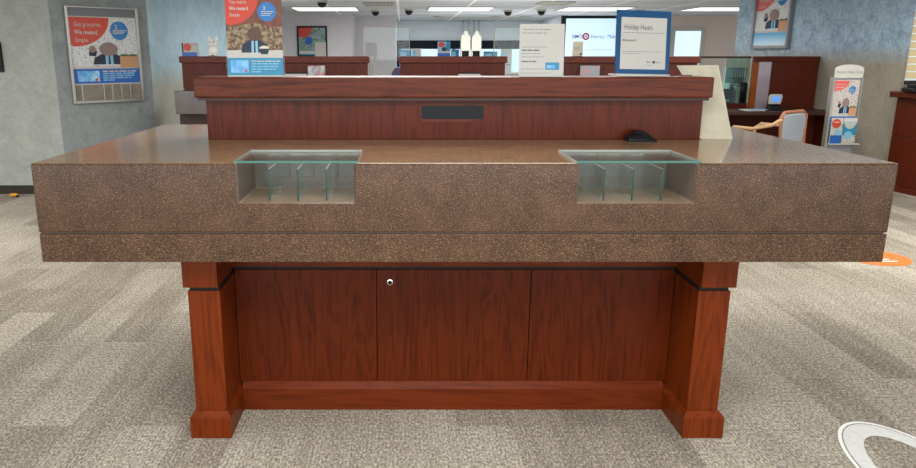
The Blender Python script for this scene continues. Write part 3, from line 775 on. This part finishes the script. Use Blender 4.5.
winposter(483.5,497.5,51.5,58,'teal display card right of the tube stations',pr_blue)
winposter(500,512,49,76,'white display board with teal print at the right of the drive-up window',pr_white,Y=YW-.24)
# pneumatic tube stations
tr_=None
for i,(px0,px1,lab) in enumerate(((460.5,470.3,'ivory pneumatic tube station with ceiling pipes, left of the pair'),(471.2,481.2,'ivory pneumatic tube station with ceiling pipes, right of the pair'))):
    Y=20.2; a=at(px0,50,Y); b=at(px1,34,Y); w_=b.x-a.x; zt=at(470,35,Y).z; zo=at(470,51,Y).z
    t=thing('tube_station',lab,'pneumatic tube station',((a.x+b.x)/2,Y,1.0),group=None)
    m=MB(); hw=w_/2; T=zt-1.0; o=zo-1.0
    m.slab([(-hw,o),(hw,o),(hw,T-.06),(hw*.75,T-.01),(hw*.42,T+.02),(hw*.38,T+.10),(-hw*.38,T+.10),(-hw*.42,T+.02),(-hw*.75,T-.01),(-hw,T-.06)],-.12,.12,TUBE_W)
    m.build('housing',t,bevel=.015)
    MB().box(-hw,-hw+.03,-.11,.11,.2,o,TUBE_W).box(hw-.03,hw,-.11,.11,.2,o,TUBE_W).box(-hw+.03,hw-.03,.02,.1,.2,o,BLKPL).build('carrier_bay',t)
    MB().box(-hw,hw,-.14,.12,.041,.2,TUBE_W).build('base',t)
    for s_ in (-1,1): MB().tube([(s_*.07,.0,T+.08),(s_*.07,.0,CZ-1.0)],.022,TUBE_M,8).build('pipe',t)

# lit screen
a=at(564.5,56,YT-.12); b=at(622,18.5,YT-.12); a2=at(622,70,YT-.12)
zb_=1.32
t=thing('wall_screen','large lit screen with bank logo on the back wall behind Holiday Hours sign','screen',((a.x+b.x)/2,YT-.06,zb_))
w_=b.x-a.x; h_=b.z-zb_
MB().box(-w_/2-.1,w_/2+.1,-.05,.05,-.06,h_+.09,PLAQUE).build('bezel',t)
MB().rect(-w_/2,w_/2,0,h_,-.052,SCREEN).build('display',t)
m=MB(); X=lambda px: at(px,35,YT-.12).x-(a.x+b.x)/2; Zz=at(580,37,YT-.12).z-zb_
NB=plain('slate blue lettering','4f7390',.5)
m.text('BMO',X(572.3),Zz-.03,.125,-.056,NB,bold=.01,sx=.9); m.text('Harris',X(591),Zz-.03,.125,-.056,NB,sx=.9); m.text('|  Make',X(603.5),Zz-.03,.125,-.056,NB,sx=.9)
n=26; cx,cz=X(586),Zz+.012; vs=[];fs=[]
for k in range(n):
    for r in (.046,.085): vs.append((cx+r*math.cos(2*PI*k/n),-.056,cz+r*math.sin(2*PI*k/n)))
for k in range(n): fs.append((2*k,2*k+1,2*((k+1)%n)+1,2*((k+1)%n)))
REDL=plain('crimson logo','b0283f',.4)
m.add(vs,fs,REDL); m.text('M',cx-.033,cz-.026,.075,-.057,REDL,bold=.02)
m.rect(X(586),X(613),at(580,50,YT-.12).z-zb_,at(580,49.7,YT-.12).z-zb_,-.056,NB)
m.build('lettering',t)
MB().box(-.3,.3,.0,.06,.3,.7,PLAQUE).build('bracket',t)

# ------------------------------------------------------------------ ceiling fittings
def ceil_light(p,w,label):
    t=thing('ceiling_light',label,'ceiling light',(p.x,p.y,CZ),group='long ceiling lights')
    e=.04; dpt=.62
    MB().box(-w/2,w/2,-dpt,-dpt+e,-.015,-.001,OFFW).box(-w/2,w/2,dpt-e,dpt,-.015,-.001,OFFW).box(-w/2,-w/2+e,-dpt+e,dpt-e,-.015,-.001,OFFW).box(w/2-e,w/2,-dpt+e,dpt-e,-.015,-.001,OFFW).build('frame',t)
    MB().box(-w/2+e,w/2-e,-dpt+e,dpt-e,-.010,-.004,TUBEL).build('diffuser',t); return t
for x0,x1,lab in ((293,359,'lit ceiling panel above the far wall picture'),(427,493,'lit ceiling panel in front of the tube station pipes'),(560,629,'lit ceiling panel in front of the lit wall screen'),(687,753,'lit ceiling panel nearest the right blue grey wall')):
    p=on_z((x0+x1)/2,8.7,CZ); w_=on_z(x1,8.7,CZ).x-on_z(x0,8.7,CZ).x
    ceil_light(p,w_,lab)
def dome(px,py,label):
    p=on_z(px,py,CZ); t=thing('ceiling_camera',label,'security camera',(p.x,p.y,CZ),group='black dome cameras')
    MB().lathe([(.001,-.001),(.10,-.001),(.10,-.03),(.085,-.035),(.001,-.035)],OFFW).build('base',t,smooth=False)
    m=MB(); m.lathe([(.08,-.035)]+[(.08*math.cos(a),-.035-.085*math.sin(a)) for a in [PI/2*i/7 for i in range(1,8)]],BLKPL); m.build('dome',t,smooth=True)
for px,py,lab in ((322,.5,'dome camera above the left lit ceiling panel'),(375.5,10,'dome camera just right of the left lit ceiling panel'),(409,9,'dome camera just left of the tube side ceiling panel'),(508,10,'dome camera just right of the tube side ceiling panel'),(541.5,9.5,'dome camera left of the ceiling panel before the lit screen'),(640.5,9.5,'dome camera above the Holiday Hours sign')):
    dome(px,py,lab)
def vent(px,py,wpx,label):
    p=on_z(px,py,CZ); w_=on_z(px+wpx/2,py,CZ).x-on_z(px-wpx/2,py,CZ).x
    t=thing('ceiling_vent',label,'ceiling vent',(p.x,p.y,CZ),group='square ceiling vents'); h=w_/2
    MB().box(-h,h,-h,h,-.006,-.001,PLAQUE).build('backing',t)
    m=MB()
    for k in range(4):
        r=h*(1-.23*k); r2=r-h*.12
        m.box(-r,r,-r,-r2,-.03+.004*k,-.007,OFFW).box(-r,r,r2,r,-.03+.004*k,-.007,OFFW).box(-r,-r2,-r2,r2,-.03+.004*k,-.007,OFFW).box(r2,r,-r2,r2,-.03+.004*k,-.007,OFFW)
    m.build('louver',t)
vent(379,3.5,31,'square ceiling vent right of the left lit panel'); vent(555,2.6,34,'square ceiling vent above the white text card')
for px,py,lab in ((439,16.3,'small recessed downlight left of the tube station pipes'),(497,16.3,'small recessed downlight right of the tube station pipes'),(525,16.3,'small recessed downlight above the white text card')):
    p=on_z(px,py,CZ); t=thing('downlight',lab,'downlight',(p.x,p.y,CZ),group='recessed downlights')
    MB().lathe([(.11,-.002),(.14,-.002),(.14,-.02),(.11,-.02)],OFFW).build('trim_ring',t); MB().lathe([(.001,-.004),(.11,-.004),(.11,-.014),(.001,-.014)],TUBEL).build('lamp',t)

# ------------------------------------------------------------------ right side: hutch, desk, chair, partition
YH=(R0+RD*1.32).y; xr=(R0+RD*1.32).x-.02
hx0=at(752,80,YH).x; hz=at(790,56.3,YH).z; sxa=at(757.5,80,YH).x; sxb=at(770,80,YH).x
DZ=at(770,112,YH-.62).z
t=thing('hutch','tall cherry hutch panel on the desk beneath the blue grey wall','cabinet',((hx0+xr)/2,YH,0))
off=((hx0+xr)/2,YH,0)
xq=(R0+RD*2.3).x-.03; yq=(R0+RD*2.3).y
MB().prism([(sxb,YH),(xr,YH),(xq,yq),(xq-.08,yq)],0,hz-.07,W_RT).build('carcass',t,off,bevel=.003)
MB().prism([(hx0,YH-.012),(xr,YH-.012),(xq,yq),(xq-.08,yq),(sxb,YH+.05),(hx0,YH+.05)],hz-.07,hz,W_RT).build('top_rail',t,off,bevel=.003)
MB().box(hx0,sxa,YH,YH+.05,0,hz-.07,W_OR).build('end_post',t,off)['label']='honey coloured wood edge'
GL=plain('glossy mauve panel','9d8f98',.12,.6,coat=.6)
MB().box(sxa,sxb,YH+.004,YH+.045,0,hz-.07,GL).build('side_panel',t,off)['label']='glossy pale reflecting panel'
# desk
dx0=at(704,112,YH-.6).x
t=thing('office_desk','dark wood desk with a card terminal, behind the wooden armchair','desk',((dx0+xr)/2,YH-.3,0)); off=((dx0+xr)/2,YH-.3,0)
xe=(R0+RD*.72).x-.03
MB().box(dx0,xr-.0,YH-.62,YH-.005,DZ-.04,DZ,W_DK).build('desktop',t,off,bevel=.004)
MB().box(dx0+.05,xr-.05,YH-.2,YH-.16,.02,DZ-.04,W_RT).build('modesty_panel',t,off)
MB().box(dx0+.02,dx0+.06,YH-.58,YH-.05,0,DZ-.04,W_RT).build('end_panel',t,off); MB().box(xr-.07,xr-.03,YH-.58,YH-.05,0,DZ-.04,W_RT).build('end_panel',t,off)
# glass partition
gx0=at(690,57,YH).x
t=thing('glass_partition','glass desk partition with thin dark top rail left of the hutch','partition',((gx0+hx0)/2,YH+.1,0)); off=((gx0+hx0)/2,YH+.1,0)
xm=at(727,80,YH).x
MB().box(gx0,xm-.01,YH+.09,YH+.1,DZ+.06,hz-.025,G_GUARD).build('pane',t,off); MB().box(xm+.01,hx0-.002,YH+.09,YH+.1,DZ+.06,hz-.025,G_GREEN).build('pane',t,off)['label']='greenish reflecting pane'
MB().box(gx0,hx0-.002,YH+.08,YH+.12,hz-.025,hz,W_DK).build('top_rail',t,off)
MB().box(gx0,hx0-.002,YH+.06,YH+.14,0,DZ+.06,W_RT).build('lower_panel',t,off)
# white cabinet wall, basket and printer behind the glass
k=at(727,110,YH+.9)
t=thing('back_office_table','pale work table behind the glass partition','table',(at(728,100,YH+.6).x-.12,YH+.65,0))
MB().box(-.75,.48,-.3,.35,.78,.82,OFFW).build('tabletop',t)
for sx_,sy_ in ((-.7,-.25),(.44,-.25),(-.7,.3),(.44,.3)): MB().box(sx_-.02,sx_+.02,sy_-.02,sy_+.02,0,.78,STEEL).build('leg',t)
a=at(735,86,YH+.5); b=at(750.5,69,YH+.5)
w_=b.x-a.x
PF=plain('pale green acrylic','9fb8b6',.4)
t=thing('file_sorter','pale green file stand with black wire basket behind the partition glass','file holder',((a.x+b.x)/2,YH+.65,.821))
MB().box(-w_*.7,w_*.7,.10,.13,0,a.z+.25-.82,PF).build('back_panel',t)
MB().box(-w_*.7,w_*.7,-.06,.10,0,.02,PF).box(-w_*.7,-w_*.7+.01,-.06,.1,.02,.3,PF).box(w_*.7-.01,w_*.7,-.06,.1,.02,.3,PF).build('tray',t)
for k in range(3): MB().box(-w_*.6+k*.09,-w_*.6+k*.09+.05,-.05,.08,.021,.25+.03*k,BLKPL if k!=1 else WHITE).build('folder',t)
ob=Vector(((a.x+b.x)/2,YH+.65,.821))
m=MB(); hw=w_*.48; hh=b.z-a.z
for z,f in ((0,.8),(hh*.45,.9),(hh,1.0)): m.tube([(-hw*f,-.1,z),(hw*f,-.1,z),(hw*f,.04,z),(-hw*f,.04,z),(-hw*f,-.1,z)],.006,BLKPL,6)
for i in range(6):
    u=-1+2*i/5; m.tube([(u*hw*.8,-.1,0),(u*hw,-.1,hh)],.004,BLKPL,6)
for v in m.v: v.y+=.04; v.z+=a.z-.821
m.build('wire_basket',t)['label']='black wire basket'
a=at(717,107,YH+.35); b=at(734,93,YH+.35)
t=thing('printer','black desktop printer behind the partition, lower left of the wire basket','printer',((a.x+b.x)/2-.02,YH+.58,.821))
w_=b.x-a.x
MB().box(-w_*.5,w_*.5,-.18,.18,0,.2,BLKPL).build('body',t,bevel=.015); MB().box(-w_*.45,w_*.45,-.22,-.1,.2,.23,PLAQUE).build('paper_tray',t); MB().box(-w_*.4,w_*.4,-.2,-.182,.06,.09,WHITE).build('paper',t)
# things on the desk
k=at(773,112,YH-.3)
t=thing('card_terminal','grey card terminal with lit blue display on the dark desk','card terminal',(at(773,110,YH-.3).x,YH-.3,DZ))
m=MB(); m.add([(-.075,-.06,0),(.075,-.06,0),(.075,.06,0),(-.075,.06,0),(-.07,-.055,.05),(.07,-.055,.05),(.06,.05,.09),(-.06,.05,.09)],[(3,2,1,0),(0,1,5,4),(1,2,6,5),(2,3,7,6),(3,0,4,7),(4,5,6,7)],BLKPL); m.build('base',t,bevel=.006)
hd=thing_h=MB(); hd.slab([(-.075,.075),(.075,.075),(.092,.17),(.08,.20),(-.06,.20),(-.078,.17)],-.03,.0,OFFW); h_=hd.build('head',t,bevel=.008)
MB().rect(-.048,.056,.105,.175,-.0385,glow('blue terminal display','4f86c8',.7)).build('display',h_)
k=at(752,112,YH-.35)
t=thing('paper_stack','blue and white papers lying on the dark desk below the glossy panel','papers',(at(755,111,YH-.4).x,YH-.36,DZ))
MB().box(-.14,.10,-.1,.1,0.0005,.012,WHITE).build('sheets',t); MB().add([(-.06,-.11,.013),(.16,-.06,.013),(.14,.08,.013),(-.08,.05,.013),(-.06,-.11,.018),(.16,-.06,.018),(.14,.08,.018),(-.08,.05,.018)],[(0,3,2,1),(4,5,6,7),(0,1,5,4),(1,2,6,5),(2,3,7,6),(3,0,4,7)],SKYB).build('folder',t)
# armchair
YC=7.9; ck=at(786,112,YC)
ch=thing('armchair','wooden armchair with grey back and curved arms at the dark desk','chair',(at(777,112,YC).x,YC,0),rz=math.radians(38))
zt=ck.z
m=MB(); m.slab([(-.22,.58),(.22,.58),(.25,.75),(.25,zt-.04),(.2,zt-.005),(-.2,zt-.005),(-.25,zt-.04),(-.25,.75)],-.20,-.15,GREYF); m.build('backrest',ch,bevel=.015,seg=3)
m=MB(); m.tube([(-.27,-.20,.30),(-.27,-.19,.6),(-.275,-.18,zt-.03),(-.20,-.175,zt+.012),(.20,-.175,zt+.012),(.275,-.18,zt-.03),(.27,-.19,.6),(.27,-.20,.3)],.02,CHW,8); m.build('back_frame',ch,smooth=True)
MB().box(-.26,.26,-.17,.34,.44,.52,GREYF).build('seat',ch,bevel=.02,seg=3)
for s_ in (-1,1):
    MB().tube([(s_*.275,-.19,.86),(s_*.29,-.1,.79),(s_*.30,.1,.74),(s_*.30,.30,.745),(s_*.29,.36,.70),(s_*.28,.36,.0)],.018,ARMW,8).build('arm',ch,smooth=True)
    MB().tube([(s_*.26,-.18,.46),(s_*.27,-.24,0)],.02,CHW,8).build('leg',ch,smooth=True)
# brochure rack
YK=8.0; p0=at(823.5,145,YK); a=at(833,78,YK); b=at(862.5,78,YK); hd=at(848,64.5,YK); c0=at(825,143,YK)
xc=(a.x+b.x)/2; hw=(b.x-a.x)/2
t=thing('brochure_rack','free standing brochure rack with white arched header on the right','brochure rack',(xc,YK,0))
zt=a.z; zb=c0.z
MB().box(-hw,-hw+.02,-.02,.05,.02,zt+.01,ALU).build('side_post',t); MB().box(hw-.012,hw,-.02,.02,zb-.05,zt+.01,ALU).build('side_post',t)
MB().box(-hw+.02,hw-.012,.0,.015,.02,zt,STEEL).build('back_panel',t)
MB().box(-hw-.04,hw+.04,-.18,.18,0,.02,STEEL).build('base',t)
ah=hd.z-zt; 
m=MB(); m.slab([(-hw+.01,0+zt),(hw-.0,0+zt)]+[(hw*.98*math.cos(PI*i/16)+.005, zt+ah*.66+ah*.34*math.sin(PI*i/16)) for i in range(17)],-.006,.0,WHITE); hdr=m.build('header',t)
MB().text('Please Take One',.005,zt+ah*.36,.042,-.0085,INKL,align='CENTER').build('lettering',hdr)
m=MB(); w_=2*hw-.04; zm=zb+.29
promo(m,w_,zt-.02-zm+.12,-.004,.0006,[('Get groceries.',0),('We reward.',1),('Simple.',0)],PALEPR,'groceries',False,REDP)
for v in m.v: v.z+=zm-.12
m.build('print',t)
MB().box(-hw+.02,hw+.03,-.075,-.07,zb,zb+.24,G_GUARD).box(-hw+.02,hw+.03,-.075,-.01,zb-.008,zb,OFFW).build('pocket',t)
for k,(x0,x1,lab,top_,ttl) in enumerate(((-hw+.025,-.012,'brochure with orange balloon in the left pocket of the brochure rack',RED,0),(-.004,hw-.02,'brochure with white balloon in the right pocket of the brochure rack',WHITE,1))):
    bt=thing('brochure',lab,'brochure',(xc+(x0+x1)/2,YK-.045,zb+.001)); w2=(x1-x0)/2
    MB().box(-w2,w2,-.006,.006,0,.275,WHITE).build('cover',bt)
    m=MB(); m.rect(-w2,w2,0,.09,-.0075,DBLUE if k==0 else PALEPR); m.rect(-w2,w2,.09,.275,-.0075,PALEPR if k==0 else TEAL)
    m.disc(-.01 if k==0 else .0,.215,w2*.82,-.009,top_,18); 
    if k==1: m.flat([(-w2,.215),(w2,.215),(w2,.275),(-w2,.275)],-.0088,WHITE); m.words(-w2*.6,w2*.6,.225,.014,-.0105,SKYB,2)
    else: m.words(-w2*.6,w2*.3,.225,.014,-.0105,WHITE,2); m.disc(.02,.12,.035,-.009,SKYB,12)
    if k==1: m.disc(-.01,.09,.045,-.009,SKYB,12)
    m.build('print',bt)
# right low cabinet, side turned to the room
p=Vector((5.53,8.34,0)); cabr=math.atan2(RD.y,RD.x)
zc=at(888,91,p.y).z
t=thing('low_cabinet','low cherry cabinet at the right edge by the textured wall','cabinet',(p.x,p.y-.0,0),rz=math.radians(8.6))
MB().prism([(.02,-1.5),(.9,-1.5),(.9,-.17),(.02,-.04)],.06,zc-.065,W_RT).build('carcass',t,bevel=.004)
MB().prism([(-.07,-1.55),(.95,-1.55),(.95,-.16),(-.07,-.01)],zc-.065,zc,W_RT).build('top',t,bevel=.008)
MB().prism([(0,-1.5),(.9,-1.5),(.9,-.16),(0,-.03)],0,.07,W_RT).build('plinth',t,bevel=.004)
MB().box(.012,.02,-1.48,-.04,.075,zc*.55,W_RT).build('panel',t,bevel=.002); MB().box(.012,.02,-1.48,-.04,zc*.55+.008,zc-.07,W_RT).build('panel',t,bevel=.002)
k=at(911,86,p.y-.15)
bx=thing('desk_device','small black device on top of the right edge low cabinet','device',(at(914,87,p.y-.3).x+.09,p.y-.3,zc))
MB().box(-.16,.16,-.1,.1,0,.05,BLKPL).build('body',bx,bevel=.012); MB().box(-.13,.10,-.06,.06,.05,.085,PLAQUE).build('lid',bx,bevel=.01)

# ------------------------------------------------------------------ floor stickers and bits
def ellipse(cx,cy,ax,ay,n=64): return [(cx+ax*math.cos(2*PI*i/n),cy+ay*math.sin(2*PI*i/n)) for i in range(n)]
def ring(m,o,i,z,mat):
    n=len(o); m.add([(a,b,z) for a,b in o]+[(a,b,z) for a,b in i],[(k,(k+1)%n,n+(k+1)%n,n+k) for k in range(n)],mat)
VIN=plain('white vinyl','dcdcd8',.5,var=.01); VING=mottled('worn grey white vinyl',[(.3,'b4b4b0'),(.7,'c2c2be')],40)
ORV=plain('orange vinyl','e0702c',.5)
cxy=(1.915,2.345)
m=MB(); ring(m,ellipse(cxy[0],cxy[1],.222,.452),ellipse(cxy[0],cxy[1],.208,.436),.002,VIN); ring(m,ellipse(cxy[0],cxy[1],.203,.430),ellipse(cxy[0],cxy[1]-.04,.150,.372),.002,VING)
tag(m.build('floor_decal',None,(cxy[0],cxy[1],0)),'white oval ring sticker on the carpet at the lower right corner','floor sticker')
oc=on_z(874,257.5,0)
m=MB(); e=ellipse(oc.x,oc.y,.245,.24); m.add([(a,b,.002) for a,b in e],[list(range(len(e)))],ORV)
for i in range(6): 
    x0=oc.x-.14+.0*i; y0=oc.y+.15-.055*i; m.add([(x0,y0,.003),(x0+.10+.028*i,y0,.003),(x0+.115+.028*i,y0+.022,.003),(x0,y0+.022,.003)],[(0,1,2,3)],VIN)
tag(m.build('floor_decal',None,(oc.x,oc.y,0)),'orange round sticker with white stripes on the carpet behind the desk corner','floor sticker')
k=on_z(14,197,0)
t=MB(); t.ball((k.x,k.y,.022),(.055,.04,.022),plain('amber crumb','c98a2c',.6),10,6); t.ball((k.x+.04,k.y-.01,.014),(.02,.02,.014),BLKPL,8,5)
tag(t.build('floor_scrap',None,(k.x,k.y,0),smooth=True),'small amber scrap on the carpet by the dark left baseboard','scrap')
k=on_z(3,193.5,0)
m=MB(); m.tube([(k.x-.35,k.y-.12,.015),(k.x,k.y,.02),(k.x+.05,k.y+.02,.05)],[.014,.014,.01],OFFW,8)
tag(m.build('cable_end',None,(k.x,k.y,0),smooth=True),'short white cable end on the carpet at the left picture edge','cable')

# ------------------------------------------------------------------ light
wd=bpy.data.worlds.new('world'); S.world=wd; wd.use_nodes=True
nt=wd.node_tree; bg=nt.nodes['Background']; bg.inputs[0].default_value=(.86,.93,1,1); bg.inputs[1].default_value=1.0
def area(name,loc,rot,sx_,sy_,power,col=(1,1,1)):
    l=bpy.data.lights.new(name,'AREA'); l.shape='RECTANGLE'; l.size=sx_; l.size_y=sy_; l.energy=power; l.color=col
    o=bpy.data.objects.new(name,l); COL.objects.link(o); o.location=loc; o.rotation_euler=rot; return o
for x,y,p in ((-4.5,1.8,85),(.2,1.0,75),(.2,4.4,45),(5.0,1.8,70),(-4.5,5,85),(0,6,70),(4.2,5.4,80),(-.5,10.5,60),(3,10.5,50),(4.0,7.4,28),(-.8,14.5,70),(4.5,14.5,70)):
    area('lobby_lamp',(x,y,CZ-.06),(0,0,0),1.8,1.2,p,(1,.98,.95))
area('storefront_daylight',(0,-3.2,1.3),(math.radians(90),0,0),12,2.0,230,(.96,.98,1))
area('added_uplight',(-3,12.5,.9),(PI,0,0),2,1.0,15)  # unseen fill lamps added behind the counters to brighten the ceiling
area('added_uplight',(2.0,12.5,.9),(PI,0,0),3,1.5,25)
area('added_uplight',(2.5,16.5,.9),(PI,0,0),4,1.5,30)
area('header_fill',(1.8,19.0,CZ-.008),(0,0,0),3,.8,45)  # fill lamp added to brighten the far wall above the window
